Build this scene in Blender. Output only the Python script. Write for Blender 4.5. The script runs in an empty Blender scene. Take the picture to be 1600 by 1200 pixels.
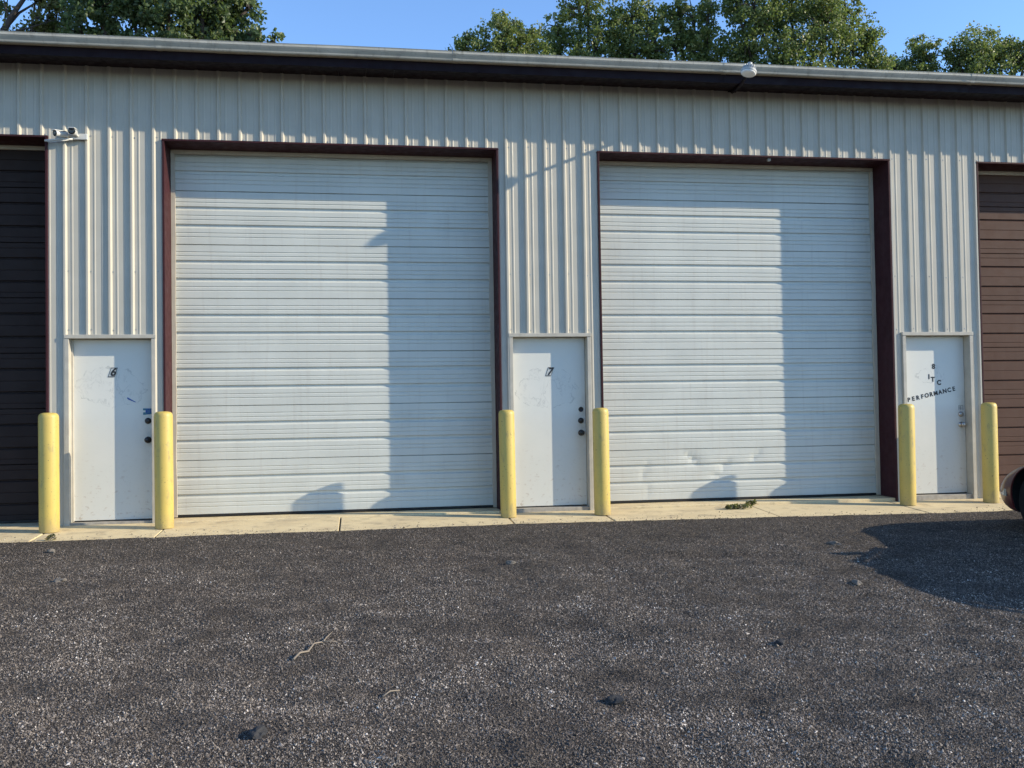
import bpy, bmesh, math, random
import numpy as np
from mathutils import Vector, Matrix, noise

S = bpy.context.scene
COL = S.collection
rnd = random.Random(7)
rng = np.random.default_rng(7)

# ------------------------------------------------------------------ camera
CAM = Vector((2.0503, -10.8592, 1.1807))
YAW, PITCH, ROLL = math.radians(9.1747), math.radians(1.4202), math.radians(-0.8954)
FPX = 1496.3
fw = Vector((math.sin(YAW)*math.cos(PITCH), math.cos(YAW)*math.cos(PITCH), math.sin(PITCH)))
rt0 = Vector((math.cos(YAW), -math.sin(YAW), 0)); up0 = rt0.cross(fw)
rt = rt0*math.cos(ROLL) + up0*math.sin(ROLL)
up = -rt0*math.sin(ROLL) + up0*math.cos(ROLL)
cd = bpy.data.cameras.new('camera'); cam = bpy.data.objects.new('camera', cd); COL.objects.link(cam)
M = Matrix.Identity(4)
for i in range(3):
    M[i][0], M[i][1], M[i][2], M[i][3] = rt[i], up[i], -fw[i], CAM[i]
cam.matrix_world = M
cd.sensor_width = 36; cd.lens = FPX/1600*36; cd.clip_start = .1; cd.clip_end = 2000
S.camera = cam

# ------------------------------------------------------------------ light
SUN = Vector((3.23, -1.0, 1.38)).normalized()            # towards the sun
elev = math.asin(SUN.z); azim = math.atan2(SUN.x, SUN.y)   # clockwise from +Y
w = bpy.data.worlds.new('World'); S.world = w; w.use_nodes = True
nt = w.node_tree; nt.nodes.clear()
sky = nt.nodes.new('ShaderNodeTexSky'); sky.sky_type = 'NISHITA'; sky.sun_disc = False
sky.sun_elevation = elev; sky.sun_rotation = azim
sky.air_density = 1.0; sky.dust_density = 0.0; sky.ozone_density = 4.5; sky.altitude = 1400
bg = nt.nodes.new('ShaderNodeBackground'); bg.inputs[1].default_value = 0.15
wo = nt.nodes.new('ShaderNodeOutputWorld')
nt.links.new(sky.outputs[0], bg.inputs[0]); nt.links.new(bg.outputs[0], wo.inputs[0])
sl = bpy.data.lights.new('sun', 'SUN'); sl.energy = 3.25; sl.angle = math.radians(.5); sl.color = (1.0, .88, .68)
so = bpy.data.objects.new('sun', sl); COL.objects.link(so)
so.rotation_euler = SUN.to_track_quat('Z', 'Y').to_euler(); so.location = (20, -6, 12)
S.view_settings.view_transform = 'Standard'; S.view_settings.look = 'None'
S.view_settings.gamma = 1; S.view_settings.use_curve_mapping = False
S.view_settings.exposure = 1.08
S.render.engine = 'CYCLES'

# ------------------------------------------------------------------ helpers
def at(u, v, Y):
    """point at depth Y behind the wall face, seen at a given place of the photo (1600 wide)"""
    q = fw + rt*((u-800)/FPX) - up*((v-600)/FPX)
    return CAM + q*((Y-CAM.y)/q.y)

def tag(o, label=None, cat=None, group=None, kind=None):
    for k, v in (('label', label), ('category', cat), ('group', group), ('kind', kind)):
        if v: o[k] = v
    return o

def empty(name, loc=(0, 0, 0), rz=0):
    o = bpy.data.objects.new(name, None); COL.objects.link(o)
    o.location = loc; o.rotation_euler = (0, 0, rz); o.empty_display_size = .1
    return o

def link(name, me, mat, parent=None, loc=(0, 0, 0), rot=(0, 0, 0)):
    o = bpy.data.objects.new(name, me); COL.objects.link(o)
    if mat is not None and len(me.materials) == 0: me.materials.append(mat)
    o.parent = parent; o.location = loc; o.rotation_euler = rot
    return o

class MB:
    def __init__(s): s.v = []; s.f = []
    def box(s, x0, x1, y0, y1, z0, z1):
        b = len(s.v)
        s.v += [(x, y, z) for z in (z0, z1) for y in (y0, y1) for x in (x0, x1)]
        s.f += [tuple(b+i for i in q) for q in ((0,2,3,1),(4,5,7,6),(0,1,5,4),(2,6,7,3),(0,4,6,2),(1,3,7,5))]
        return s
    def quad(s, *p):
        b = len(s.v); s.v += [tuple(q) for q in p]; s.f.append(tuple(range(b, b+len(p)))); return s
    def tube(s, pts, rad, n=8, cap=True):
        pts = [Vector(p) for p in pts]
        if not hasattr(rad, '__len__'): rad = [rad]*len(pts)
        b = len(s.v)
        for i, p in enumerate(pts):
            t = (pts[min(i+1, len(pts)-1)] - pts[max(i-1, 0)]).normalized()
            a = t.orthogonal().normalized() if i == 0 else (pa - t*pa.dot(t)).normalized()
            pa = a; c = t.cross(a)
            for k in range(n):
                an = 2*math.pi*k/n
                s.v.append(tuple(p + (a*math.cos(an)+c*math.sin(an))*rad[i]))
        for i in range(len(pts)-1):
            for k in range(n):
                k2 = (k+1) % n
                s.f.append((b+i*n+k, b+i*n+k2, b+(i+1)*n+k2, b+(i+1)*n+k))
        if cap:
            s.f.append(tuple(b+k for k in reversed(range(n))))
            s.f.append(tuple(b+(len(pts)-1)*n+k for k in range(n)))
        return s
    def lathe(s, prof, n=24, M=None):
        """prof: (r,z) from bottom to top, about Z, then matrix M"""
        b = len(s.v); M = M or Matrix.Identity(4)
        for r, z in prof:
            for k in range(n):
                an = 2*math.pi*k/n
                s.v.append(tuple(M @ Vector((r*math.cos(an), r*math.sin(an), z))))
        for i in range(len(prof)-1):
            for k in range(n):
                k2 = (k+1) % n
                s.f.append((b+i*n+k, b+i*n+k2, b+(i+1)*n+k2, b+(i+1)*n+k))
        s.f.append(tuple(b+k for k in reversed(range(n))))
        s.f.append(tuple(b+(len(prof)-1)*n+k for k in range(n)))
        return s
    def extrude_x(s, prof, x0, x1, closed=True):
        """prof: list of (y,z)"""
        b = len(s.v); n = len(prof)
        s.v += [(x0, y, z) for y, z in prof] + [(x1, y, z) for y, z in prof]
        for k in range(n if closed else n-1):
            k2 = (k+1) % n
            s.f.append((b+k, b+k2, b+n+k2, b+n+k))
        if closed:
            s.f.append(tuple(b+k for k in reversed(range(n)))); s.f.append(tuple(b+n+k for k in range(n)))
        return s
    def mesh(s, name, smooth=False, fix=True):
        me = bpy.data.meshes.new(name); me.from_pydata(s.v, [], s.f)
        if fix:
            bm = bmesh.new(); bm.from_mesh(me); bmesh.ops.recalc_face_normals(bm, faces=bm.faces); bm.to_mesh(me); bm.free()
        if smooth: me.polygons.foreach_set('use_smooth', [True]*len(me.polygons))
        me.update(); return me
    def build(s, name, mat, parent=None, loc=(0, 0, 0), rot=(0, 0, 0), smooth=False, bevel=0, angle=None):
        me = s.mesh(name, smooth or angle is not None)
        if angle is not None:
            me.set_sharp_from_angle(angle=math.radians(angle))
        o = link(name, me, mat, parent, loc, rot)
        if bevel:
            m = o.modifiers.new('bevel', 'BEVEL'); m.width = bevel; m.segments = 2; m.limit_method = 'ANGLE'; m.angle_limit = math.radians(40)
        return o

def np_mesh(name, verts, faces, tone=None, smooth=False):
    """verts (n,3), faces (m,k) of one size; tone per vertex"""
    me = bpy.data.meshes.new(name)
    n, k = faces.shape
    me.vertices.add(len(verts)); me.vertices.foreach_set('co', verts.astype(np.float32).ravel())
    me.loops.add(n*k); me.loops.foreach_set('vertex_index', faces.astype(np.int32).ravel())
    me.polygons.add(n); me.polygons.foreach_set('loop_start', np.arange(0, n*k, k, dtype=np.int32))
    me.polygons.foreach_set('use_smooth', np.full(n, smooth))
    if tone is not None:
        a = me.attributes.new('tone', 'FLOAT', 'POINT'); a.data.foreach_set('value', tone.astype(np.float32))
    me.update(calc_edges=True); me.validate()
    return me

# ------------------------------------------------------------------ materials
class NT:
    def __init__(s, name):
        s.m = bpy.data.materials.new(name); s.m.use_nodes = True
        s.t = s.m.node_tree; s.b = s.t.nodes['Principled BSDF']; s.out = s.t.nodes['Material Output']
        s.tc = s.t.nodes.new('ShaderNodeTexCoord'); s.obj = s.tc.outputs['Object']
    def n(s, typ, **kw):
        o = s.t.nodes.new(typ)
        for k, v in kw.items(): setattr(o, k, v)
        return o
    def put(s, sock, v):
        if hasattr(v, 'is_linked') or hasattr(v, 'links'): s.t.links.new(v, sock)
        else: sock.default_value = v
    def noise(s, scale, detail=4, rough=.55, vec=None, dist=0):
        o = s.n('ShaderNodeTexNoise'); o.inputs['Scale'].default_value = scale; o.inputs['Detail'].default_value = detail
        o.inputs['Roughness'].default_value = rough; o.inputs['Distortion'].default_value = dist
        s.t.links.new(vec or s.obj, o.inputs['Vector']); return o.outputs['Fac']
    def vscale(s, sc, loc=(0, 0, 0)):
        o = s.n('ShaderNodeMapping'); o.inputs['Scale'].default_value = sc; o.inputs['Location'].default_value = loc
        s.t.links.new(s.obj, o.inputs['Vector']); return o.outputs[0]
    def vor(s, scale, feature='F1', vec=None):
        o = s.n('ShaderNodeTexVoronoi', feature=feature); o.inputs['Scale'].default_value = scale
        s.t.links.new(vec or s.obj, o.inputs['Vector']); return o
    def ramp(s, fac, stops, interp='LINEAR'):
        o = s.n('ShaderNodeValToRGB'); e = o.color_ramp.elements; o.color_ramp.interpolation = interp
        while len(e) < len(stops): e.new(.5)
        for q, (p, c) in zip(e, stops):
            q.position = p; q.color = tuple(c)+(1,) if hasattr(c, '__len__') else (c, c, c, 1)
        s.put(o.inputs[0], fac); return o.outputs[0]
    def mix(s, fac, a, b, mode='MIX'):
        o = s.n('ShaderNodeMix', data_type='RGBA', blend_type=mode)
        for sock, v in ((o.inputs[0], fac), (o.inputs[6], a), (o.inputs[7], b)):
            if isinstance(v, tuple) and len(v) == 3: v = v+(1,)
            s.put(sock, v)
        return o.outputs[2]
    def math(s, op, a, b=0.0, c=None, clamp=False):
        o = s.n('ShaderNodeMath', operation=op, use_clamp=clamp)
        s.put(o.inputs[0], a); s.put(o.inputs[1], b)
        if c is not None: s.put(o.inputs[2], c)
        return o.outputs[0]
    def bump(s, h, strength=.3, dist=.005, prev=None):
        o = s.n('ShaderNodeBump'); o.inputs['Strength'].default_value = strength; o.inputs['Distance'].default_value = dist
        s.put(o.inputs['Height'], h)
        if prev is not None: s.put(o.inputs['Normal'], prev)
        return o.outputs[0]
    def attr(s, name):
        o = s.n('ShaderNodeAttribute', attribute_name=name); return o.outputs['Fac']
    def sep(s, vec=None):
        o = s.n('ShaderNodeSeparateXYZ'); s.put(o.inputs[0], vec or s.obj); return o.outputs
    def done(s, col=None, rough=.5, normal=None, metal=0, spec=.5):
        if col is not None:
            if isinstance(col, tuple) and len(col) == 3: col = col+(1,)
            s.put(s.b.inputs['Base Color'], col)
        s.put(s.b.inputs['Roughness'], rough); s.put(s.b.inputs['Metallic'], metal)
        s.b.inputs['Specular IOR Level'].default_value = spec
        if normal is not None: s.put(s.b.inputs['Normal'], normal)
        return s.m

def worn(name, c, dark=.82, rough=.5, scale=6, streak=True, metal=0, grime=(.25, .2, .13), ga=.25, spec=.5, bump=.0):
    """a painted or plain surface with blotches, vertical run marks and fine grain"""
    t = NT(name)
    c2 = tuple(x*dark for x in c)
    col = t.mix(t.ramp(t.noise(scale, 5), [(.3, 0), (.72, 1)]), c, c2)
    if streak:
        st = t.ramp(t.noise(9, 4, .6, t.vscale((2.2, 2.2, .12))), [(.54, 0), (.78, ga)])
        col = t.mix(st, col, grime)
    sp = t.ramp(t.noise(70, 3, .7), [(.66, 0), (.76, ga)])
    col = t.mix(sp, col, grime)
    nrm = t.bump(t.noise(40, 4), bump, .003) if bump else None
    r = t.ramp(t.noise(12, 3), [(.3, max(rough-.12, .05)), (.7, min(rough+.12, 1))])
    return t.done(col, r, nrm, metal, spec)

MAT = {}
def mk():
    MAT['wall'] = worn('painted_steel_stone', (.49, .455, .375), .9, .45, 3, ga=.12, spec=.3)
    MAT['trimlight'] = worn('pale_trim', (.48, .445, .37), .8, .55, 8, ga=.3, spec=.3)
    MAT['maroon'] = worn('maroon_trim', (.050, .016, .019), .7, .6, 5, grime=(.09, .05, .05), ga=.2, spec=.15)
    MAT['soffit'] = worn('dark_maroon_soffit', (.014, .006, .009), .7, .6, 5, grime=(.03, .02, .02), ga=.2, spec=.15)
    MAT['gutter'] = worn('weathered_gutter', (.48, .46, .39), .72, .55, 4, grime=(.08, .08, .06), ga=.5, spec=.25)
    MAT['roof'] = worn('roof_steel', (.45, .46, .43), .85, .4, 3)
    MAT['cream'] = worn('cream_vinyl', (.52, .46, .36), .85, .6, 7, grime=(.3, .22, .12), ga=.3)
    MAT['creamtop'] = MAT['cream']
    MAT['whitedoor'] = worn('white_door_paint', (.57, .575, .515), .90, .45, 2.5, grime=(.34, .28, .22), ga=.2, spec=.35)
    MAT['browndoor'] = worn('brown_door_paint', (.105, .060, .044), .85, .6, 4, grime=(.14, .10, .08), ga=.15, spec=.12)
    MAT['shadeddoor'] = worn('brown_door_paint_shaded', (.036, .025, .022), .85, .6, 4, grime=(.04, .03, .03), ga=.15, spec=.1)  # brown door paint again for the left bay, its shade put into the colour
    MAT['black'] = worn('black_rubber', (.012, .012, .012), .7, .7, 10, streak=False, ga=.1)
    MAT['dark'] = worn('dark_inside', (.03, .03, .03), .7, .8, 10, streak=False, ga=.1)
    MAT['steel'] = worn('scuffed_steel', (.45, .44, .42), .7, .35, 20, metal=.9, streak=False, ga=.2)
    MAT['thresh'] = worn('worn_sill', (.38, .35, .30), .6, .6, 20, streak=False, ga=.5)
    MAT['plastic'] = worn('white_plastic', (.60, .60, .57), .9, .35, 10, ga=.1)
    MAT['glassblack'] = worn('black_lens', (.01, .01, .012), .9, .12, 10, streak=False, ga=.0)
    MAT['lens'] = worn('frosted_lens', (.86, .86, .84), .95, .35, 20, streak=False, ga=.0)
    MAT['lampbody'] = worn('grey_cast_lamp', (.42, .43, .42), .8, .5, 20, streak=False, ga=.2)
    MAT['knob'] = worn('black_knob', (.014, .013, .013), .8, .3, 30, streak=False, ga=.1)
    MAT['ink'] = worn('black_print', (.012, .012, .014), .8, .45, 30, streak=False, ga=.05)
    MAT['silver'] = worn('silver_sticker', (.5, .52, .5), .8, .4, 20, streak=False, ga=.1)
    MAT['blue'] = worn('blue_tape', (.03, .09, .32), .8, .6, 30, streak=False, ga=.1)
    MAT['teal'] = worn('teal_tape', (.05, .20, .27), .6, .6, 40, streak=False, ga=.3, grime=(.5, .55, .55))
    MAT['bark'] = worn('bark', (.085, .065, .05), .5, .9, 8, ga=.3, bump=.8, grime=(.03, .025, .02))
    MAT['twig'] = worn('dry_twig', (.26, .215, .165), .7, .8, 30, streak=False)
    MAT['stonepale'] = worn('pale_stone', (.15, .132, .112), .7, .8, 30, streak=False, bump=.5)
    MAT['stonedark'] = worn('asphalt_lump', (.03, .03, .032), .6, .85, 40, streak=False, bump=.8)
    # yellow plastic bollard sleeves, scuffed
    t = NT('yellow_sleeve')
    c = t.mix(t.ramp(t.noise(3, 4), [(.3, 0), (.75, 1)]), (.54, .41, .10), (.48, .355, .09))
    c = t.mix(t.ramp(t.noise(11, 5, .65, t.vscale((1, 1, .35))), [(.58, 0), (.68, .6)]), c, (.25, .21, .10))
    c = t.mix(t.ramp(t.noise(55, 3, .6), [(.655, 0), (.70, .85)]), c, (.10, .075, .045))
    z = t.sep()[2]
    c = t.mix(t.math('MULTIPLY', t.ramp(z, [(0, 1.0), (.18, 0)]), t.noise(14, 4)), c, (.25, .2, .12))
    MAT['yellow'] = t.done(c, .5, t.bump(t.noise(60, 3), .15, .002))
    # concrete
    t = NT('concrete')
    c = t.mix(t.ramp(t.noise(2.2, 6, .6), [(.3, 0), (.7, 1)]), (.71, .585, .35), (.60, .485, .29))
    c = t.mix(t.ramp(t.noise(5, 5, .6), [(.54, 0), (.72, .6)]), c, (.22, .18, .13))
    c = t.mix(t.ramp(t.noise(1.1, 5, .65, t.vscale((1, 2.4, 1))), [(.5, 0), (.75, .5)]), c, (.34, .28, .20))
    c = t.mix(t.ramp(t.noise(90, 3, .6), [(.60, 0), (.72, .7)]), c, (.15, .12, .09))
    c = t.mix(t.ramp(t.noise(160, 2), [(.62, 0), (.7, .5)]), c, (.62, .55, .42))
    MAT['concrete'] = t.done(c, .85, t.bump(t.noise(120, 4), .35, .003, t.bump(t.noise(7, 5), .3, .01)), spec=.25)
    # asphalt millings
    t = NT('gravel_ground')
    warp = t.n('ShaderNodeMix', data_type='VECTOR')
    v1 = t.vor(95); v2 = t.vor(210)
    base = t.mix(t.ramp(t.noise(.55, 5, .6), [(.35, 0), (.68, 1)]), (.070, .058, .047), (.046, .038, .031))
    br = t.ramp(t.noise(1.3, 4), [(.5, 0), (.72, .5)])
    base = t.mix(br, base, (.056, .042, .033))
    sepc = t.n('ShaderNodeSeparateColor'); t.t.links.new(v1.outputs['Color'], sepc.inputs[0])
    sepc2 = t.n('ShaderNodeSeparateColor'); t.t.links.new(v2.outputs['Color'], sepc2.inputs[0])
    tone = t.ramp(sepc.outputs[0], [(0, .3), (.45, .9), (.8, 1.7), (.93, 2.6), (1, 4.2)])
    tone2 = t.ramp(sepc2.outputs[0], [(0, .4), (.6, 1.), (.9, 1.9), (1, 4.0)])
    c = t.mix(1.0, base, tone, 'MULTIPLY'); c = t.mix(1.0, c, tone2, 'MULTIPLY')
    h = t.math('ADD', t.math('MULTIPLY', v1.outputs['Distance'], -1.0), t.math('MULTIPLY', sepc.outputs[1], .5))
    nb = t.bump(h, 1.0, .012, t.bump(t.noise(25, 5), .6, .02))
    nb = t.bump(t.math('MULTIPLY', v2.outputs['Distance'], -1.0), .8, .005, nb)
    MAT['ground'] = t.done(c, .85, nb, spec=.3)
    t = NT('loose_stones')
    a = t.attr('tone')
    c = t.ramp(a, [(0, (.022, .018, .015)), (.35, (.085, .070, .057)), (.65, (.20, .168, .14)), (.92, (.38, .33, .28)), (1, (.64, .58, .51))])
    MAT['stones'] = t.done(c, .8, t.bump(t.noise(220, 3), .5, .002), spec=.35)
    # leaves
    def leaf(name, stops, trans=.45):
        t = NT(name)
        c = t.ramp(t.attr('tone'), stops)
        t.done(c, .45, spec=.5)
        tr = t.n('ShaderNodeBsdfTranslucent'); t.put(tr.inputs[0], t.mix(.5, c, (.16, .24, .03)))
        mx = t.n('ShaderNodeMixShader'); mx.inputs[0].default_value = trans
        t.t.links.new(t.b.outputs[0], mx.inputs[1]); t.t.links.new(tr.outputs[0], mx.inputs[2])
        t.t.links.new(mx.outputs[0], t.out.inputs[0]); return t.m
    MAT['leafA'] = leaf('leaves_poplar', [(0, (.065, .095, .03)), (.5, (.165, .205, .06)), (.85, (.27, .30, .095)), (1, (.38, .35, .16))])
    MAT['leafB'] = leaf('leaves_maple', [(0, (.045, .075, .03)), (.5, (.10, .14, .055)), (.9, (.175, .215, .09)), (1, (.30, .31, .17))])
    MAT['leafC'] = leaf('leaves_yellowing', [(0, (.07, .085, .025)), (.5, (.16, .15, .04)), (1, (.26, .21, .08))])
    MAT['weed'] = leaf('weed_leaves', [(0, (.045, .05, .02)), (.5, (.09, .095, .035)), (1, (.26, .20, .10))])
    # entrance door skin with the ghost of a removed sticker
    def doorskin(name, seed, marks):
        t = NT(name)
        c = t.mix(t.ramp(t.noise(2.0, 4), [(.3, 0), (.7, 1)]), (.64, .63, .57), (.60, .60, .545))
        x, y, z = t.sep()
        ex = t.math('DIVIDE', t.math('SUBTRACT', x, marks[0]), marks[2]); ez = t.math('DIVIDE', t.math('SUBTRACT', z, marks[1]), marks[3])
        rr = t.math('ADD', t.math('MULTIPLY', ex, ex), t.math('MULTIPLY', ez, ez))
        n1 = t.noise(5.5, 4, .55, t.vscale((1, 1, 1), (seed, seed*.7, 0)))
        rr = t.math('ADD', rr, t.math('MULTIPLY', t.math('SUBTRACT', n1, .5), 2.2))
        ins = t.ramp(rr, [(.78, 1), (.98, 0)])
        edge = t.math('MULTIPLY', t.ramp(rr, [(.86, 0), (.90, 1), (.94, 1), (.98, 0)]), t.ramp(t.noise(13, 3), [(.45, 0), (.6, .75)]))
        n2 = t.noise(9, 5, .6, t.vscale((1, 1, .7), (seed*2.3, 0, seed)), 1.2)
        line = t.math('MULTIPLY', t.ramp(n2, [(.47, 0), (.495, .55), (.51, .55), (.54, 0)]), ins)
        line = t.math('MULTIPLY', line, t.ramp(t.noise(6, 3), [(.42, 0), (.58, 1)]))
        c = t.mix(t.math('MULTIPLY', ins, .06), c, (.52, .53, .51))
        c = t.mix(t.math('MULTIPLY', t.math('MAXIMUM', edge, line), .6), c, (.24, .25, .24))
        sc = t.math('MULTIPLY', t.ramp(t.noise(16, 5, .65, t.vscale((1, 1, 1.6))), [(.57, 0), (.66, .6)]), t.ramp(z, [(.05, 1), (.8, .08)]))
        c = t.mix(sc, c, (.36, .27, .2))
        hand = t.math('MULTIPLY', t.ramp(x, [(.28, 0), (.42, 1)]), t.ramp(t.math('ABSOLUTE', t.math('SUBTRACT', z, .98)), [(.05, 1), (.4, 0)]))
        c = t.mix(t.math('MULTIPLY', hand, t.ramp(t.noise(11, 4), [(.3, 0), (.75, .75)])), c, (.28, .25, .21))
        return t.done(c, .38, t.bump(t.noise(3, 3), .1, .01))
    MAT['skin6'] = doorskin('entry_door_paint_six', 1.3, (-.02, 1.47, .36, .22))
    MAT['skin7'] = doorskin('entry_door_paint_seven', 5.1, (-.02, 1.4, .33, .24))
    MAT['skin8'] = doorskin('entry_door_paint_eight', 8.7, (-.02, 1.5, .2, .12))
    # car
    t = NT('car_paint_maroon')
    c = t.mix(t.ramp(t.noise(4, 4), [(.35, 0), (.7, 1)]), (.11, .02, .02), (.09, .018, .018))
    c = t.mix(t.ramp(t.noise(60, 3), [(.6, 0), (.75, .25)]), c, (.25, .2, .15))
    m = t.done(c, .28); t.b.inputs['Coat Weight'].default_value = .25; t.b.inputs['Coat Roughness'].default_value = .12
    MAT['carpaint'] = m
    MAT['tyre'] = worn('tyre', (.012, .012, .012), .8, .85, 20, streak=False, grime=(.04, .04, .035), ga=.2, spec=.2)
    MAT['carglass'] = worn('tinted_glass', (.012, .014, .016), .9, .06, 10, streak=False, ga=.02)
    MAT['lampclear'] = worn('dusty_clear_lens', (.42, .38, .30), .8, .2, 20, streak=False, ga=.1)
    MAT['amber'] = worn('amber_lens', (.5, .18, .03), .8, .2, 20, streak=False, ga=.05)
mk()

# ------------------------------------------------------------------ dimensions
BAY, OPW, HT = 4.877, 3.658, 4.15
RIB = .2286
D = .36                      # depth of the big openings
OPEN = [(-BAY+.0, -BAY+OPW), (0, OPW), (BAY, BAY+OPW), (2*BAY, 2*BAY+OPW)]
PDS = [(-1.03, -.105), (3.775, 4.735), (8.67, 9.615)]     # outer edges of the entrance door frames
PDH = 2.035
XL, XR, YB = -6.0, 15.0, 11.0
SOF = 4.945
def zoff(x): return float(np.interp(x, [1.2, 3.7, 4.8, 6.6, 8.4, 9.6], [0, -.02, -.018, -.018, -.035, -.035]))   # the strip has settled unevenly
def slope(y, x=0.0): return (.05*y if y < 0 else 0.0) + zoff(x)
def gedge(x):
    xs = [-4, -1.35, 1.85, 3.67, 6.56, 9.1, 14]; ys = [-.97, -.97, -.93, -.80, -.95, -.98, -1.0]
    return float(np.interp(x, xs, ys))

# ------------------------------------------------------------------ ground (one sheet to the horizon)
def make_ground():
    xs = np.concatenate([[-600, -200, -80, -30, -14, -8], np.arange(-5, 12.51, .06), [14, 18, 30, 80, 200, 600]])
    ys = np.concatenate([[-600, -200, -80, -30, -18, -13], np.arange(-10.5, -1.51, .06), np.arange(-1.5, -.79, .025), [-.6, -.3, 1, 6, 14, 30, 80, 200, 600]])
    X, Y = np.meshgrid(xs, ys, indexing='ij')
    Z = np.zeros_like(X)
    for i in range(X.shape[0]):
        for j in range(X.shape[1]):
            x, y = X[i, j], Y[i, j]
            if y >= -.8 or abs(x) > 40: z = -.14 if y > -.8 else .05*max(y, -14)-.02
            else:
                z = .05*max(y, -14) + zoff(x)*max(0, min(1, (y+5)/3.5))
                e = gedge(x) + .022*noise.noise((x*2.5, 0, 9)) + .016*noise.noise((x*11, 0, 2))
                z0 = z
                z += .018*noise.noise((x*.55, y*.7, 3)) + .018*noise.noise((x*2.1, y*2.6, 1)) + .013*noise.noise((x*5.3, y*6, 5)) + .006*noise.noise((x*10, y*10, 15))
                r = noise.noise((x*.9+y*.5, y*2.4, 11))
                if r > .28: z -= .022*(r-.28)/.3
                q = min(1, max(0, (e-y-.2)/.7)); q = q*q*(3-2*q)
                z = z0 + (z-z0)*q + .010*(1-q)
                if y > e: z -= min(.085, (y-e)*.9)
            Z[i, j] = z
    V = np.stack([X, Y, Z], -1).reshape(-1, 3)
    ny = len(ys); I, J = np.meshgrid(np.arange(len(xs)-1), np.arange(ny-1), indexing='ij')
    a = (I*ny+J).ravel(); F = np.stack([a, a+ny, a+ny+1, a+1], 1)
    o = link('gravel_ground', np_mesh('gravel_ground', V, F, smooth=True), MAT['ground']); o['kind'] = 'structure'
    from mathutils.interpolate import poly_3d_calc
    def h(x, y):
        i = np.clip(np.searchsorted(xs, x)-1, 0, len(xs)-2); j = np.clip(np.searchsorted(ys, y)-1, 0, ny-2)
        tx = (x-xs[i])/(xs[i+1]-xs[i]); ty = (y-ys[j])/(ys[j+1]-ys[j])
        return (Z[i, j]*(1-tx)+Z[i+1, j]*tx)*(1-ty)+(Z[i, j+1]*(1-tx)+Z[i+1, j+1]*tx)*ty
    return h
GH = make_ground()

def rocks(n_pts, pos, rad, tone, name, mat, flat=.6):
    """angular stones, each a tilted uneven pyramid set in the ground, joined in one mesh"""
    base = np.array([[1, 0, -.5], [0, 1, -.5], [-1, 0, -.5], [0, -1, -.5], [0, 0, 1.0]], float)
    octf = np.array([[0, 1, 4], [1, 2, 4], [2, 3, 4], [3, 0, 4]])
    n = len(pos)
    V = base[None]*rng.uniform(.6, 1.3, (n, 5, 1)) + rng.normal(0, .17, (n, 5, 3))
    V[:, 4, :2] += rng.uniform(-.75, .75, (n, 2)); V[:, :, 2] *= rng.uniform(.5, 1.25, (n, 1))*flat*np.clip(.008/rad, .35, 1)[:, None]
    a = rng.uniform(0, 2*math.pi, n); ca, sa = np.cos(a)[:, None], np.sin(a)[:, None]
    x, y = V[:, :, 0].copy(), V[:, :, 1].copy()
    V[:, :, 0] = x*ca-y*sa; V[:, :, 1] = x*sa+y*ca
    V = V*rad[:, None, None] + pos[:, None, :]
    F = (octf[None]+5*np.arange(n)[:, None, None]).reshape(-1, 3)
    return np_mesh(name, V.reshape(-1, 3), F, np.repeat(tone, 5))

def make_gravel():
    N = 430000
    y = -(.9 + (8.1-.9)*rng.random(N)**.85)
    d = y+10.86
    x = 2.05 + d*rng.uniform(-.44, .86, N)
    e = np.array([gedge(v) for v in x])
    keep = y < e+.02*rng.normal(size=N)
    x, y = x[keep], y[keep]; n = len(x)
    rad = np.exp(rng.normal(math.log(.0050), .36, n)); rad = np.clip(rad, .0028, .02)
    tone = np.clip(rng.beta(2.0, 2.2, n)*.95, 0, 1); big = rng.random(n) < .0011; rad[big] = rng.uniform(.010, .018, big.sum()); tone[big] *= .55
    bright = rng.random(n) < .012; tone[bright] = rng.uniform(.9, 1, bright.sum())
    patch = np.array([.7*noise.noise((a*1.1+b*.4, b*1.4, 21)) + .8*noise.noise((a*4.1, b*4.6, 8)) for a, b in zip(x, y)])
    tone = np.clip(tone*np.interp(patch, [-.9, -.35, .1, .6], [.30, .75, 1, 1.15])*np.interp(y, [-4.5, -1.2], [1.05, .80]), 0, 1)
    z = GH(x, y) + rad*.10
    o = link('loose_gravel', rocks(n, np.stack([x, y, z], 1), rad, tone, 'loose_gravel', None, .9), MAT['stones'])
    tag(o, 'dark crushed asphalt gravel covering the yard in front of the concrete strip', 'gravel', kind='stuff')
    # strays kicked on to the concrete
    m = 900
    x = rng.uniform(-2.2, 10.2, m); e = np.array([gedge(v) for v in x]); y = e + np.abs(rng.normal(0, .16, m))+.02
    k = y < -.03; x, y = x[k], y[k]; rad = np.exp(rng.normal(math.log(.005), .35, len(x)))
    z = np.array([slope(v, q) for v, q in zip(y, x)]) + rad*.4
    o = link('stray_grit', rocks(len(x), np.stack([x, y, z], 1), rad, rng.beta(1.5, 2, len(x)), 'stray_grit', None, .75), MAT['stones'])
    tag(o, 'scattered grit kicked onto the tan concrete strip', 'grit', kind='stuff')
make_gravel()

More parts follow.
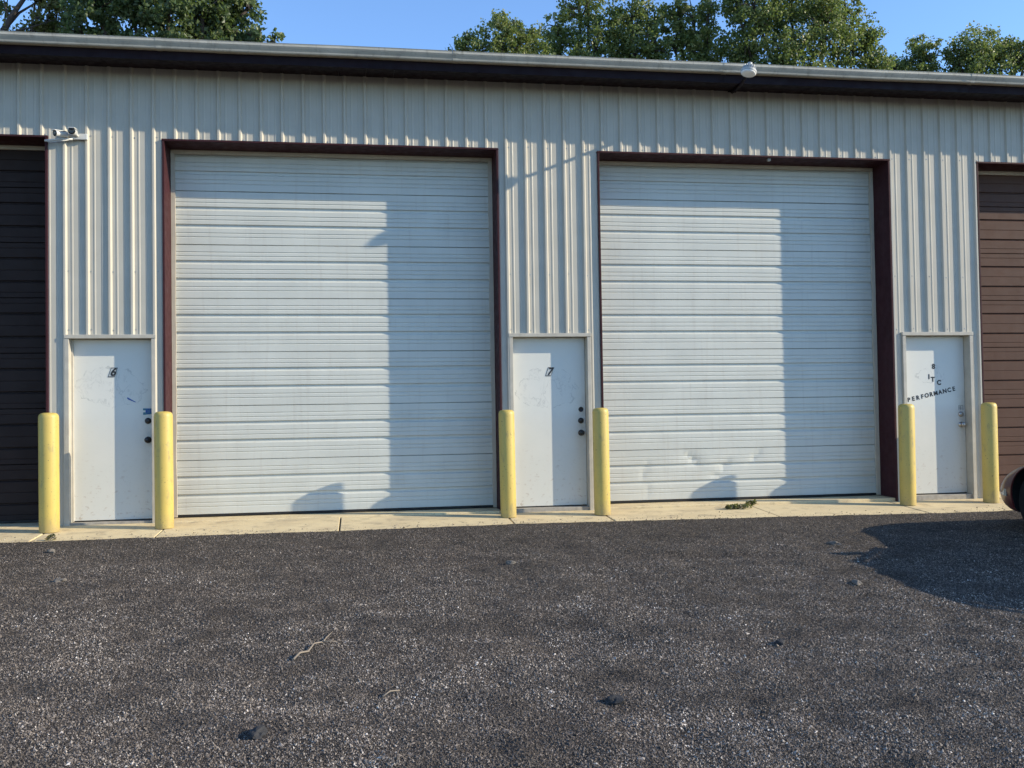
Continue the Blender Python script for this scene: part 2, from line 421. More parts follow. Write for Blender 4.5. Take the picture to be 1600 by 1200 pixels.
# ------------------------------------------------------------------ concrete strip with its joints
apron = MB().box(-6.2, 15.2, -1.5, .45, -.35, -.14).build('concrete_apron', MAT['concrete']); apron['kind'] = 'structure'
JX = [-6.2, -4.6, -2.9, -1.115, .05, 1.85, 3.69, 4.78, 6.63, 8.42, 9.9, 11.6, 13.4, 15.2]
for i in range(len(JX)-1):
    m = MB(); a, b = JX[i]+.008, JX[i+1]-.008
    t = rnd.uniform(-.003, .003)
    n = 8
    for k in range(n):
        x0, x1 = a+(b-a)*k/n, a+(b-a)*(k+1)/n
    m.v = []; m.f = []
    y0, y1 = min(gedge(a), gedge(b), gedge((a+b)/2))-.10, .0
    zt0, zt1 = .05*y0+t, t*.3
    m.v = [(a,y0,-.139),(b,y0,-.139),(b,y1,-.139),(a,y1,-.139),(a,y0,zt0+zoff(a)),(b,y0,zt0+t*.5+zoff(b)),(b,y1,zt1+zoff(b)),(a,y1,zt1+zoff(a))]
    m.f = [(0,3,2,1),(4,5,6,7),(0,1,5,4),(1,2,6,5),(2,3,7,6),(3,0,4,7)]
    m.build('slab', MAT['concrete'], apron, bevel=.006)
# floor inside the big openings, a lip higher than the strip
for (a, b) in OPEN:
    MB().box(a-.02, b+.02, .004, .44, -.139, .004).build('opening_floor', MAT['concrete'], apron, bevel=.006)

# ------------------------------------------------------------------ the building
WH = empty('storage_building')
tag(WH, 'long beige ribbed steel storage building with tall roll-up bays and a grey gutter', 'building')

def wall_profile(xa, xb):
    """(x, y) points of the ribbed sheet between xa and xb; ribs stand out to -y"""
    pts = []
    k0 = math.floor(xa/RIB)-2; k1 = math.ceil(xb/RIB)+2
    for k in range(k0, k1):
        c = (k+.5)*RIB
        for dx, yy in ((-.026, 0), (-.010, -.025), (.010, -.025), (.026, 0), (.062, 0), (.068, -.0035), (.080, -.0035), (.086, 0), (.1426, 0), (.1486, -.0035), (.1606, -.0035), (.1666, 0)):
            pts.append((c+dx, yy))
    return pts

def panel_bottom(x):
    for a, b in OPEN:
        if a-.012 < x < b+.012: return HT+.012
    for a, b in PDS:
        if a+.01 < x < b-.01: return PDH-.01
    return -.04
brk = sorted([a-.012 for a, b in OPEN]+[b+.012 for a, b in OPEN]+[a+.01 for a, b in PDS]+[b-.01 for a, b in PDS])
nsheet = int((XR-XL)/(4*RIB))+1
x_first = math.floor(XL/RIB)*RIB + .24*RIB
for i in range(nsheet):
    a, b = x_first+i*4*RIB, x_first+(i+1)*4*RIB
    pr = wall_profile(a, b)
    xs = sorted(set([round(p[0], 5) for p in pr if a < p[0] < b]+[a, b]+[q for q in brk if a < q < b]))
    px = np.array([p[0] for p in pr]); py = np.array([p[1] for p in pr])
    m = MB(); off = -.0012*(i % 2)
    cols = [(x, float(np.interp(x, px, py))+off) for x in xs]
    zs_all = [4.96, 4.2, 3.2, 2.2, 1.0]
    for (x0, y0), (x1, y1) in zip(cols, cols[1:]):
        zb = panel_bottom((x0+x1)/2)
        zs = [zb]+[z for z in reversed(zs_all) if z > zb+.05]
        for za, zc in zip(zs, zs[1:]):
            w0 = .0022*noise.noise((x0*1.3, za*.9, i)); w1 = .0022*noise.noise((x1*1.3, za*.9, i))
            w2 = .0022*noise.noise((x1*1.3, zc*.9, i)); w3 = .0022*noise.noise((x0*1.3, zc*.9, i))
            m.quad((x0, y0+w0, za), (x1, y1+w1, za), (x1, y1+w2, zc), (x0, y0+w3, zc))
    me = m.mesh('wall_panel', fix=False)
    bm = bmesh.new(); bm.from_mesh(me); bmesh.ops.remove_doubles(bm, verts=bm.verts, dist=1e-5); bm.to_mesh(me); bm.free()
    link('wall_panel', me, MAT['wall'], WH)
# screws with their washers along the girts
m = MB()
for k in range(-26, 64):
    c = (k+.5)*RIB+.036
    if c < XL+.1 or c > XR-.1: continue
    for z in (4.19, 2.72, 2.08, .95, .12):
        if z < panel_bottom(c)+.02: continue
        mm = Matrix.Translation((c+rnd.uniform(-.004, .004), -.001, z+rnd.uniform(-.012, .012))) @ Matrix.Rotation(math.pi/2, 4, 'X')
        m.lathe([(.0075, 0), (.0075, .002), (.0045, .0025), (.0045, .007)], 6, mm)
o = m.build('screw_heads', MAT['steel'], WH); o['kind'] = 'stuff'

# back and side walls, slab behind the front sheets
MB().box(XL, XL+.1, .05, YB, 0, 5.0).build('side_wall', MAT['wall'], WH)
MB().box(XR-.1, XR, .05, YB, 0, 5.0).build('side_wall', MAT['wall'], WH)
MB().box(XL, XR, YB-.1, YB, 0, 5.9).build('back_wall', MAT['wall'], WH)
lin = MB()
lx = [XL+.11]
for a, b in OPEN: lx += [a-.03, b+.03]
lx += [XR-.11]
for i in range(0, len(lx), 2):
    segs = [(lx[i], lx[i+1])]
    for a, b in PDS:
        new = []
        for s0, s1 in segs:
            if a > s0 and b < s1+.2: new += [(s0, a+.02), (b-.02, s1)]
            else: new.append((s0, s1))
        segs = new
    for s0, s1 in segs:
        if s1 > s0+.005: lin.box(s0, s1, .03, .34, 0, HT)
lin.box(XL+.11, XR-.11, .03, .2, HT+.03, 4.9)
for a, b in PDS: lin.box(a+.021, b-.021, .03, .3, PDH+.02, HT-.01)
lin.build('wall_core', MAT['dark'], WH)

# roof sheets from the eave up to the back
yo = -.53
pitch = 1/12
for i in range(nsheet):
    a, b = x_first+i*4*RIB, x_first+(i+1)*4*RIB
    pr = []
    for k in range(math.floor(a/RIB)-1, math.ceil(b/RIB)+1):
        c = (k+.5)*RIB
        pr += [(c-.024, 0), (c-.009, .02), (c+.009, .02), (c+.024, 0)]
    px = [p[0] for p in pr]; pz = [p[1] for p in pr]
    xs = [a]+[x for x in px if a < x < b]+[b]
    m = MB()
    for x0, x1 in zip(xs, xs[1:]):
        z0, z1 = float(np.interp(x0, px, pz)), float(np.interp(x1, px, pz))
        m.quad((x0, yo, 5.058+z0), (x1, yo, 5.058+z1), (x1, YB+.1, 5.058+z1+(YB+.1-yo)*pitch), (x0, YB+.1, 5.058+z0+(YB+.1-yo)*pitch))
    m.build('roof_panel', MAT['roof'], WH)
# gutter in lengths, each its own piece
gx = [XL-.05, -3.6, .05, 3.15, 6.25, 9.35, 12.4, XR+.05]
gprof = [(-.46, 4.978), (-.525, 4.978), (-.535, 4.986), (-.54, 5.000), (-.56, 5.028), (-.57, 5.044), (-.57, 5.064), (-.575, 5.074), (-.56, 5.076), (-.553, 5.064), (-.545, 5.035), (-.525, 4.99), (-.46, 4.983)]
for i in range(len(gx)-1):
    m = MB(); a, b = gx[i]+.0015, gx[i+1]-.0015
    n = 5
    for k in range(n):
        sag = lambda x: .006*noise.noise((x*.7, 0, 4))
        xa, xb = a+(b-a)*k/n, a+(b-a)*(k+1)/n
        base = len(m.v)
        for X in (xa, xb): m.v += [(X, y+.3*sag(X), z+sag(X)) for y, z in gprof]
        q = len(gprof)
        for j in range(q): m.f.append((base+j, base+(j+1) % q, base+q+(j+1) % q, base+q+j))
    me = m.mesh('gutter', fix=False)
    bm = bmesh.new(); bm.from_mesh(me); bmesh.ops.remove_doubles(bm, verts=bm.verts, dist=1e-5); bmesh.ops.recalc_face_normals(bm, faces=bm.faces); bm.to_mesh(me); bm.free()
    g = link('gutter', me, MAT['gutter'], WH)
    if i: MB().extrude_x([(y-(.003 if y < -.5 else 0), z+(-.003 if z < 4.99 else .001)) for y, z in gprof[:9]]+[(-.45, 5.06)], gx[i]-.03, gx[i]+.03, False).build('gutter_joint', MAT['gutter'], g)
# fascia and soffit boards
for i in range(len(gx)-1):
    a, b = gx[i]+.001, gx[i+1]-.001
    MB().box(a, b, -.457, -.44, 4.885, 5.04).build('fascia', MAT['soffit'], WH)
xx = XL-.05; nb = 0
while xx < XR:
    x1 = min(xx+.305, XR+.05)
    MB().extrude_x([(-.437, 4.893), (-.437, 4.905), (-.002, 4.957), (-.002, 4.945)], xx+.0015, x1-.0015).build('soffit_board', MAT['soffit'], WH)
    xx = x1

# ------------------------------------------------------------------ overhead doors
def section_profile(H, g1, g2, brown):
    """(z, y) from bottom to top; y negative is out"""
    def groove(c, wd=.050, dp=.018): return [(c-wd/2, 0), (c-wd/2+.016, dp), (c+wd/2-.009, dp), (c+wd/2, 0)]
    def line(c, wd=.009, dp=.0035): return [(c-wd/2, 0), (c, dp), (c+wd/2, 0)]
    P = [(.0, .018), (.006, .0)]
    items = sorted([(1-g1, 'g'), (1-g2, 'g')] + [(1-q, 'l') for q in ((.14, .215, .46, .54, .785, .86) if not brown else (.10, .50, .90))])
    for f, k in items:
        P += groove(f*H, *((.050, .019) if not brown else (.032, .022))) if k == 'g' else line(f*H, *((.016, .0060) if not brown else (.012, .005)))
    P += [(H-.006, 0), (H, .018)]
    return P
SH = .6096
def overhead_door(x0, x1, mat, brown, label, dented=False):
    g = MB().box(x0+.012, x1-.012, D+.07, D+.10, .02, HT+.1).build('overhead_door', MAT['dark'], WH)
    if label: g['label'] = label
    prof = section_profile(SH, *((.325, .655, False) if not brown else (.29, .71, True)))
    for s in range(7):
        z0 = .034 + s*SH - (0 if s else .0)
        nx = 64 if (dented and s < 2) else 22
        m = MB(); xs = np.linspace(x0+.004, x1-.004, nx+1)
        pz = [(z, y) for z, y in prof if z0+z < HT+.06]
        for x in xs:
            for z, y in pz:
                wz = z0+z
                yy = D + y + .0035*noise.noise((x*.9+s*7, z0*1.7, x0)) + .0008*noise.noise((x*2.7, wz*2, s+x0))
                if dented and s < 2:
                    for cx, cz, sx, sz, a, sk in ((x0+1.20, .52, .10, .09, .026, -.9), (x0+1.62, .43, .09, .07, .030, .4), (x0+2.02, .54, .05, .08, .018, .6), (x0+.60, .40, .05, .10, .016, .3), (x0+1.52, .30, .13, .05, .020, -1.2), (x0+.62, .16, .06, .1, .010, 0)):
                        dx = (x-cx)-sk*(wz-cz); dz = wz-cz
                        yy += .72*a*math.exp(-abs(dx)/sx*1.2-(dz/sz)**2)
                sag = .004*noise.noise((x*.6, s*3.1, 2))
                m.v.append((x, yy, wz+sag*.4))
        q = len(pz)
        for i in range(nx):
            for j in range(q-1):
                m.f.append((i*q+j, (i+1)*q+j, (i+1)*q+j+1, i*q+j+1))
        link('door_section', m.mesh('door_section', fix=False), mat, g)
    MB().box(x0+.01, x1-.01, D+.001, D+.03, .013, .036).build('bottom_seal', MAT['black'], g)
    return g

def wavy_strip(m, x0, x1, y0, y1, z0, z1, along, amp, seed):
    n = 26
    for k in range(n+1):
        t = k/n
        if along == 'z':
            z = z0+(z1-z0)*t; wv = amp*noise.noise((z*2.3, seed, 0))+amp*.5*noise.noise((z*6.1, seed, 4))
            pts = [(x0, y0+wv*.4, z), (x1+wv, y0+wv*.4, z), (x1+wv, y1, z), (x0, y1, z)]
        else:
            x = x0+(x1-x0)*t; wv = amp*noise.noise((x*1.7, seed, 0))+amp*.5*noise.noise((x*4.1, seed, 4))
            pts = [(x, y0+wv*.4, z1), (x, y0+wv*.4, z0+wv), (x, y1, z0+wv), (x, y1, z1)]
        m.v += pts
        if k:
            b = len(m.v)-8
            for j in range(4): m.f.append((b+j, b+(j+1) % 4, b+4+(j+1) % 4, b+4+j))
    e = len(m.v); m.f += [(e-4, e-3, e-2, e-1), (e-4*(n+1), e-4*(n+1)+1, e-4*(n+1)+2, e-4*(n+1)+3)]

def opening(i, x0, x1):
    T = .022
    MB().box(x0-T, x0, -.027, D-.005, -.05, HT).build('jamb_trim', MAT['maroon'], WH, bevel=.002)
    MB().box(x1, x1+T, -.027, D-.005, -.05, HT).build('jamb_trim', MAT['maroon'], WH, bevel=.002)
    MB().box(x0-T-.004, x1+T+.004, -.031, D+.0, HT+.001, HT+T).build('header_trim', MAT['maroon'], WH, bevel=.002)
    for s, (xa, xb) in enumerate(((x0+.003, x0+.048), (x1-.003, x1-.048))):
        m = MB(); wavy_strip(m, xa, xb, D-.034, D-.010, .015, HT-.046, 'z', .010*(1 if s == 0 else -1), i*3+s+.5)
        m.build('weather_strip', MAT['cream'], WH, smooth=False)
    m = MB(); wavy_strip(m, x0+.003, x1-.003, D-.036, D-.010, HT-.045, HT-.002, 'x', .006, i+7.3)
    m.build('weather_strip', MAT['cream'], WH)
for i, (a, b) in enumerate(OPEN): opening(i, a, b)
overhead_door(*OPEN[0], MAT['shadeddoor'], True, 'brown overhead door in shade, its colour darkened for that shade')
overhead_door(*OPEN[1], MAT['whitedoor'], False, None)
overhead_door(*OPEN[2], MAT['whitedoor'], False, 'white overhead door with dents near the bottom', dented=True)
overhead_door(*OPEN[3], MAT['browndoor'], True, 'brown overhead door')

# ------------------------------------------------------------------ lettering
def text_mesh(s, size, name, shear=0.0, bold=0.0, ext=.0008):
    c = bpy.data.curves.new(name, 'FONT'); c.body = s; c.size = size; c.align_x = 'CENTER'; c.align_y = 'CENTER'
    c.extrude = ext; c.shear = shear; c.offset = bold; c.resolution_u = 4
    o = bpy.data.objects.new(name, c); COL.objects.link(o)
    dg = bpy.context.evaluated_depsgraph_get(); me = bpy.data.meshes.new_from_object(o.evaluated_get(dg))
    bpy.data.objects.remove(o); return me
RX = (math.pi/2, 0, 0)

# ------------------------------------------------------------------ entrance doors
def entry_door(i, x0, x1):
    F = .042; DP = .10
    mt = MAT['trimlight']
    fr = MB().box(x0, x0+F, -.028, DP+.05, -.06, PDH-F).build('door_frame', mt, WH, bevel=.003)
    MB().box(x1-F, x1, -.028, DP+.05, -.06, PDH-F).build('frame_post', mt, fr, bevel=.003)
    MB().box(x0-.006, x1+.006, -.034, DP+.05, PDH-F+.001, PDH).build('frame_head', mt, fr, bevel=.003)
    MB().box(x0+F+.001, x0+F+.016, DP-.03, DP+.0, .03, PDH-F-.001).build('door_stop', mt, fr)
    MB().box(x0+F, x1-F, .0, DP+.04, -.06, .022).build('threshold', MAT['thresh'], fr, bevel=.004)
    cx = (x0+x1)/2
    hw = (x1-x0)/2-F-.004
    d = MB().box(-hw, hw, 0, .044, .036, PDH-F-.004).build('entry_door', MAT['skin%d' % (6+i)], WH, loc=(cx, DP, 0), bevel=.002)
    MB().box(-hw, hw, .01, .03, .023, .035).build('door_sweep', MAT['black'], d)
    for z in (.3, 1.05, 1.78): MB().lathe([(.007, z), (.007, z+.1)], 8, Matrix.Translation((-hw-.001, -.006, 0))).build('hinge', MAT['steel'], d)
    R = Matrix.Rotation(math.pi/2, 4, 'X')
    kx = hw-.058
    zs = {0: (1.10, .893), 1: (1.018, .876), 2: (1.013, .884)}[i]
    km = MAT['knob'] if i < 2 else MAT['steel']
    me = MB().lathe([(.034, 0), (.034, .006), (.027, .012), (.024, .022), (.010, .024)], 20, R).mesh('deadbolt', True)
    link('deadbolt', me, km, d, (kx, -.0005, zs[0]))
    me = MB().lathe([(.036, 0), (.036, .006), (.016, .012), (.014, .03), (.027, .04), (.031, .055), (.026, .066), (.012, .071)], 20, R).mesh('door_knob', True)
    link('door_knob', me, km, d, (kx, -.0005, zs[1]))
    if i < 2:
        me = MB().lathe([(.030, 0), (.030, .003), (.021, .0035), (.019, .001)], 20, R).mesh('lock_ring', True)
        link('lock_ring', me, MAT['blue'] if i == 0 else MAT['ink'], d, (kx+.003, -.0005, 1.15 if i else 1.205))
    # numbers
    if i < 2:
        nx = (-.572, 4.266)[i]-cx; nz = (1.632, 1.594)[i]
        hh, hwid, sh = .052, .034, .018
        def para(k, y): return [(-hwid*k-sh*k, y, -hh*k), (hwid*k-sh*k, y, -hh*k), (hwid*k+sh*k, y, hh*k), (-hwid*k+sh*k, y, hh*k)]
        pl = MB(); f, b = para(1, -.0015), para(1, .0)
        pl.v = f+b; pl.f = [(0, 1, 2, 3), (7, 6, 5, 4)]+[(k, k+4, (k+1) % 4+4, (k+1) % 4) for k in range(4)]
        p = pl.build('number_plate', MAT['ink'], d, loc=(nx, -.0012, nz))
        pl = MB(); f, b = para(.84, -.0012), para(.84, .0)
        pl.v = f+b; pl.f = [(0, 1, 2, 3), (7, 6, 5, 4)]+[(k, k+4, (k+1) % 4+4, (k+1) % 4) for k in range(4)]
        o = pl.build('plate_face', MAT['silver'], d, loc=(nx, -.0030, nz))
        link('number', text_mesh('67'[i], .115, 'number', .3, .004), MAT['ink'], d, (nx, -.0055, nz), RX)
    else:
        link('number', text_mesh('8', .085, 'number', 0, .004), MAT['ink'], d, (9.154-cx, -.0012, 1.611), RX)
        for ch, u, v in (('I', 1451.5, 589), ('T', 1457.5, 593), ('C', 1467, 598)):
            p = at(u, v, DP); link('lettering', text_mesh(ch, .080, 'lettering', 0, .004), MAT['ink'], d, (p.x-cx, -.0012, p.z), RX)
        W_ = 'PERFORMANCE'
        for k, ch in enumerate(W_):
            p = at(1420+k*7.0, 625-k*1.72, DP)
            link('lettering', text_mesh(ch, .072, 'lettering', 0, .003), MAT['ink'], d, (p.x-cx, -.0012, p.z), (math.pi/2, -.17, 0))
        p = at(1501, 637, DP)
        m = MB(); 
        for (a, b, c, e) in ((-.03, -.027, -.03, .03), (.027, .03, -.03, .03), (-.03, .03, .027, .03), (-.012, -.008, -.025, .02), (.0, .004, -.025, .02)): m.box(a, b, -.001, 0, c, e)
        m.build('sticker_remnant', MAT['ink'], d, (p.x-cx, -.0012, p.z))
    if i == 0:
        p = at(205, 625, DP)
        m = MB(); m.v = [(-.045, 0, .02), (-.038, 0, .03), (.05, 0, -.022), (.042, 0, -.026), (-.03, 0, .005)]; m.f = [(0, 4, 3, 2, 1)]
        m.v += [(a, -.0012, c) for a, b, c in m.v]; m.f += [(6, 7, 8, 9, 5)]
        for k, k2 in ((0, 1), (1, 2), (2, 3), (3, 4), (4, 0)): m.f.append((k, k2, k2+5, k+5))
        m.build('tape_scrap', MAT['blue'], d, (p.x-cx, -.001, p.z))
        p = at(234, 643, DP)
        MB().box(-.07, .062, -.0012, 0, .012, .034).build('tape_scrap', MAT['teal'], d, (p.x-cx, -.001, p.z), (0, .03, 0))
        MB().box(-.07, .052, -.0012, 0, -.03, -.002).build('tape_scrap', MAT['teal'], d, (p.x-cx, -.001, p.z), (0, -.1, 0))
for i, (a, b) in enumerate(PDS): entry_door(i, a, b)

# ------------------------------------------------------------------ bollards
BOL = [(-1.085, -.37, 1.205, .098, 'leftmost yellow bollard, left of entrance door 6 by the shaded brown door'),
       (.045, -.37, 1.20, .094, 'yellow bollard with green scuffs, right of entrance door 6'),
       (3.695, -.295, 1.16, .088, 'yellow bollard at the left side of entrance door 7'),
       (4.755, -.355, 1.165, .090, 'yellow bollard with dark chips, right of entrance door 7'),
       (8.51, -.315, 1.155, .092, 'yellow bollard left of the entrance door 8 with stencilled words'),
       (9.585, -.335, 1.155, .090, 'rightmost yellow bollard, next to the parked maroon car')]
for k, (x, y, zt, r, lab) in enumerate(BOL):
    z0 = slope(y, x)+.001; H = zt-z0
    prof = [(r*.985, 0), (r, .01), (r, H*.5), (r*1.004, H-.055), (r*.985, H-.04), (r*.93, H-.022), (r*.78, H-.008), (r*.45, H-.001), (r*.1, H)]
    o = MB().lathe(prof, 40).build('bollard', MAT['yellow'], None, loc=(x, y, z0), rot=(rnd.uniform(-.006, .006), rnd.uniform(-.006, .006), k*1.9), angle=50)
    tag(o, lab, 'bollard', 'yellow bollards guarding the entrance doors')

# ------------------------------------------------------------------ flood light under the eave
FL = Vector((6.528, -.03, 4.945))
fl = empty('flood_light', FL); tag(fl, 'round grey lamp with white lens on an arm below the gutter', 'lamp')
head = Vector((-.148, -.83, -.095))
MB().box(-.05, .05, -.012, .004, -.022, -.002).build('mounting_plate', MAT['soffit'], fl)
MB().tube([(0, -.01, -.022), (-.015, -.12, -.04), (-.06, -.40, -.07), (-.11, -.68, -.07), (-.14, -.80, -.05)], .019, 10).build('arm', MAT['soffit'], fl, smooth=True)
tilt = Matrix.Translation(head) @ Matrix.Scale(.9, 4) @ Matrix.Rotation(.25, 4, 'Y') @ Matrix.Rotation(-.12, 4, 'X')
m = MB().lathe([(.02, .0), (.092, .012), (.10, .03), (.098, .042), (.07, .055), (.066, .10), (.045, .115), (.03, .12), (.028, .15), (.01, .155)], 28, tilt)
hd = m.build('lamp_head', MAT['lampbody'], fl, angle=35)
MB().lathe([(.015, -.010), (.055, -.008), (.084, -.001), (.092, .008), (.088, .013)], 28, tilt).build('lens', MAT['lens'], hd, smooth=True)
for k in range(16):
    a = 2*math.pi*k/16
    MB().box(.066, .082, -.003, .003, .05, .10).build('cooling_fin', MAT['lampbody'], hd).matrix_local = tilt @ Matrix.Rotation(a, 4, 'Z')

# ------------------------------------------------------------------ security cameras
SC = Vector((-.86, -.022, 4.165))
sc = empty('security_camera', SC); tag(sc, 'pair of white bullet security cameras on a bracket at the corner of the brown bay', 'camera')
MB().box(-.11, .075, -.03, .0, -.035, .03).build('mounting_box', MAT['plastic'], sc, bevel=.006)
def bullet(p, d, L, r):
    d = Vector(d).normalized(); q = d.to_track_quat('Z', 'Y').to_matrix().to_4x4()
    Mx = Matrix.Translation(p) @ q
    b = MB().lathe([(r*.5, -L), (r*.95, -L+.01), (r, -L+.02), (r, 0), (r*1.12, .002), (r*1.12, .012)], 20, Mx).build('camera_body', MAT['plastic'], sc, angle=40)
    MB().lathe([(r*.9, .0125), (r*1.08, .014), (r*.98, .018), (r*.5, .014)], 20, Mx).build('lens_front', MAT['glassblack'], b, smooth=True)
    MB().box(-r*.9, r*.9, r*.9, r*1.1, -L*.8, .03).build('sun_shield', MAT['plastic'], b).matrix_local = Mx
bullet((-.045, -.15, .020), (.02, -1, -.10), .11, .034)
bullet((-.205, -.15, -.008), (-.62, -.78, -.12), .14, .030)
MB().tube([(-.09, -.03, 0), (-.115, -.08, -.005)], .014, 8).build('bracket', MAT['plastic'], sc)
MB().tube([(-.02, -.03, 0), (-.03, -.07, .01)], .014, 8).build('bracket', MAT['plastic'], sc)
MB().tube([(-.07, -.04, -.035), (-.2, -.055, -.045), (-.29, -.05, -.055), (-.35, -.04, -.06)], .011, 8).build('conduit', MAT['plastic'], sc, smooth=True)
MB().tube([(-.10, -.04, -.045), (-.2, -.09, -.075), (-.28, -.06, -.08), (-.33, -.04, -.07)], .004, 6).build('cable', MAT['plastic'], sc, smooth=True)

# small motion sensor under the header of the right white bay
o = MB().box(-.018, .018, -.03, .012, -.035, .0).build('header_bracket', MAT['thresh'], None, loc=(7.0, .03, HT-.0005), bevel=.006)
tag(o, 'small pale bracket under the maroon header of the right white bay', 'bracket')

# ------------------------------------------------------------------ the maroon car at the right edge
def make_car():
    pos = Vector((9.37, -1.72, 0))
    car = empty('parked_car', (pos.x, pos.y, 0)); tag(car, 'maroon low-nosed car parked facing the brown door, its front corner at the right edge', 'car')
    # local: +y forward (to the wall), origin at the nose on the ground
    st = [  # y, half width, bottom, shoulder z, crown z
        (0.00, .50, .25, .33, .37), (-.03, .66, .20, .375, .425), (-.12, .77, .16, .455, .51), (-.28, .835, .14, .555, .615), (-.5, .868, .14, .65, .715),
        (-.85, .89, .15, .71, .77), (-1.2, .89, .16, .73, .80), (-1.6, .89, .17, .74, .84), (-2.2, .89, .17, .77, .87), (-3.0, .89, .17, .80, .88),
        (-3.6, .885, .18, .82, .90), (-4.1, .86, .22, .80, .90), (-4.4, .80, .28, .76, .86), (-4.52, .68, .34, .68, .78)]
    def ring(y, w, zb, zs, zc):
        P = [(0, zb), (w*.80, zb), (w*.93, zb+.05), (w*.985, zb+(zs-zb)*.45), (w, zb+(zs-zb)*.68), (w*.985, zs-.04), (w*.93, zs+.01), (w*.80, zs+(zc-zs)*.5), (w*.45, zc-.01), (0, zc)]
        L = [(-a, y, b) for a, b in P]; Rr = [(a, y, b) for a, b in reversed(P[1:-1])]
        return L+Rr
    m = MB(); n = 18
    # densify stations
    S2 = []
    for a, b in zip(st, st[1:]):
        for t in (0, .5): S2.append(tuple(a[k]+(b[k]-a[k])*t for k in range(5)))
    S2.append(st[-1])
    for s in S2: m.v += ring(*s)
    for i in range(len(S2)-1):
        for k in range(n): m.f.append((i*n+k, i*n+(k+1) % n, (i+1)*n+(k+1) % n, (i+1)*n+k))
    m.f.append(tuple(reversed(range(n)))); m.f.append(tuple((len(S2)-1)*n+k for k in range(n)))
    body = m.build('body', MAT['carpaint'], car, smooth=True)
    md = body.modifiers.new('sub', 'SUBSURF'); md.levels = md.render_levels = 2
    WF, WR, RW = -.76, -3.52, .315
    cut = MB()
    for y in (WF, WR):
        for s in (-1, 1):
            cut.lathe([(RW+.055, .0), (RW+.055, .44)], 40, Matrix.Translation((s*.62, y, RW-.005)) @ Matrix.Rotation(s*math.pi/2, 4, 'Y'))
    co = cut.build('cutter', MAT['dark'], car)
    bo = body.modifiers.new('cut', 'BOOLEAN'); bo.object = co; bo.operation = 'DIFFERENCE'; bo.solver = 'EXACT'
    dg = bpy.context.evaluated_depsgraph_get(); me = bpy.data.meshes.new_from_object(body.evaluated_get(dg))
    body.modifiers.clear(); body.data = me; bpy.data.objects.remove(co)
    me.polygons.foreach_set('use_smooth', [True]*len(me.polygons)); me.set_sharp_from_angle(angle=math.radians(38))
    me.materials.append(MAT['black'])
    for p in me.polygons:
        c = p.center
        for y in (WF, WR):
            dd = math.hypot(c.y-y, c.z-(RW-.005))
            if (abs(dd-(RW+.055)) < .004 and abs(c.x) > .6 and abs(p.normal.x) < .35) or (dd < RW+.05 and abs(abs(c.x)-.62) < .004): p.material_index = 1
    # greenhouse
    gh = [(-1.55, .70, .80), (-2.25, .66, 1.08), (-2.7, .64, 1.13), (-3.5, .63, 1.12), (-4.3, .62, .88)]
    m = MB()
    for y, w_, z in gh:
        lo = .78
        m.v += [(-w_*1.16, y, lo), (-w_*1.02, y, max(lo+.01, z-.03)), (-w_*.85, y, z), (w_*.85, y, z), (w_*1.02, y, max(lo+.01, z-.03)), (w_*1.16, y, lo)]
    for i in range(len(gh)-1):
        for k in range(6): m.f.append((i*6+k, i*6+(k+1) % 6, (i+1)*6+(k+1) % 6, (i+1)*6+k))
    m.f += [tuple(range(6)), tuple(24+k for k in reversed(range(6)))]
    cab = m.build('cabin', MAT['carglass'], car, angle=30)
    m = MB(); q = [(y, w_, z) for y, w_, z in gh[1:4]]
    for y, w_, z in q: m.v += [(-w_*1.0, y, z-.012), (-w_*.8, y, z+.012), (0, y, z+.02), (w_*.8, y, z+.012), (w_*1.0, y, z-.012)]
    for i in range(2):
        for k in range(4): m.f.append((i*5+k, i*5+k+1, (i+1)*5+k+1, (i+1)*5+k))
    r = m.build('roof', MAT['carpaint'], cab, smooth=True); sm = r.modifiers.new('s', 'SOLIDIFY'); sm.thickness = .02
    for s in (-1, 1):
        m = MB().box(-.02, .02, -.45, .45, 0, 0.03)
        MB().tube([(s*.80, -1.58, .82), (s*.70, -2.2, 1.06), (s*.67, -2.7, 1.10), (s*.67, -3.5, 1.10), (s*.74, -4.25, .88)], .025, 8).build('window_pillar', MAT['carpaint'], cab, smooth=True)
        mr = MB().lathe([(.02, -.1), (.06, -.08), (.075, 0), (.06, .08), (.02, .1)], 14, Matrix.Translation((s*.97, -1.85, .92)) @ Matrix.Rotation(math.pi/2, 4, 'Y') @ Matrix.Scale(.7, 4, (0, 1, 0))).build('side_mirror', MAT['carpaint'], car, smooth=True)
        # lamps: side marker on the corner, turn lamp low on the bumper
        mk_ = MB(); 
        for k in range(5):
            y = -.15-.17*k/4; 
            w_ = np.interp(-y, [.12, .28, .5], [.765, .83, .865])-.006
            mk_.v += [(s*(w_-.05), y, .33), (s*(w_+.004), y, .33), (s*(w_+.004), y, .40), (s*(w_-.05), y, .40)]
            if k:
                b = len(mk_.v)-8
                for j in range(4): mk_.f.append((b+j, b+(j+1) % 4, b+4+(j+1) % 4, b+4+j))
        mk_.f += [(0, 1, 2, 3), (16, 17, 18, 19)]
        sm_ = mk_.build('side_marker', MAT['lampclear'], car)
        wh = []
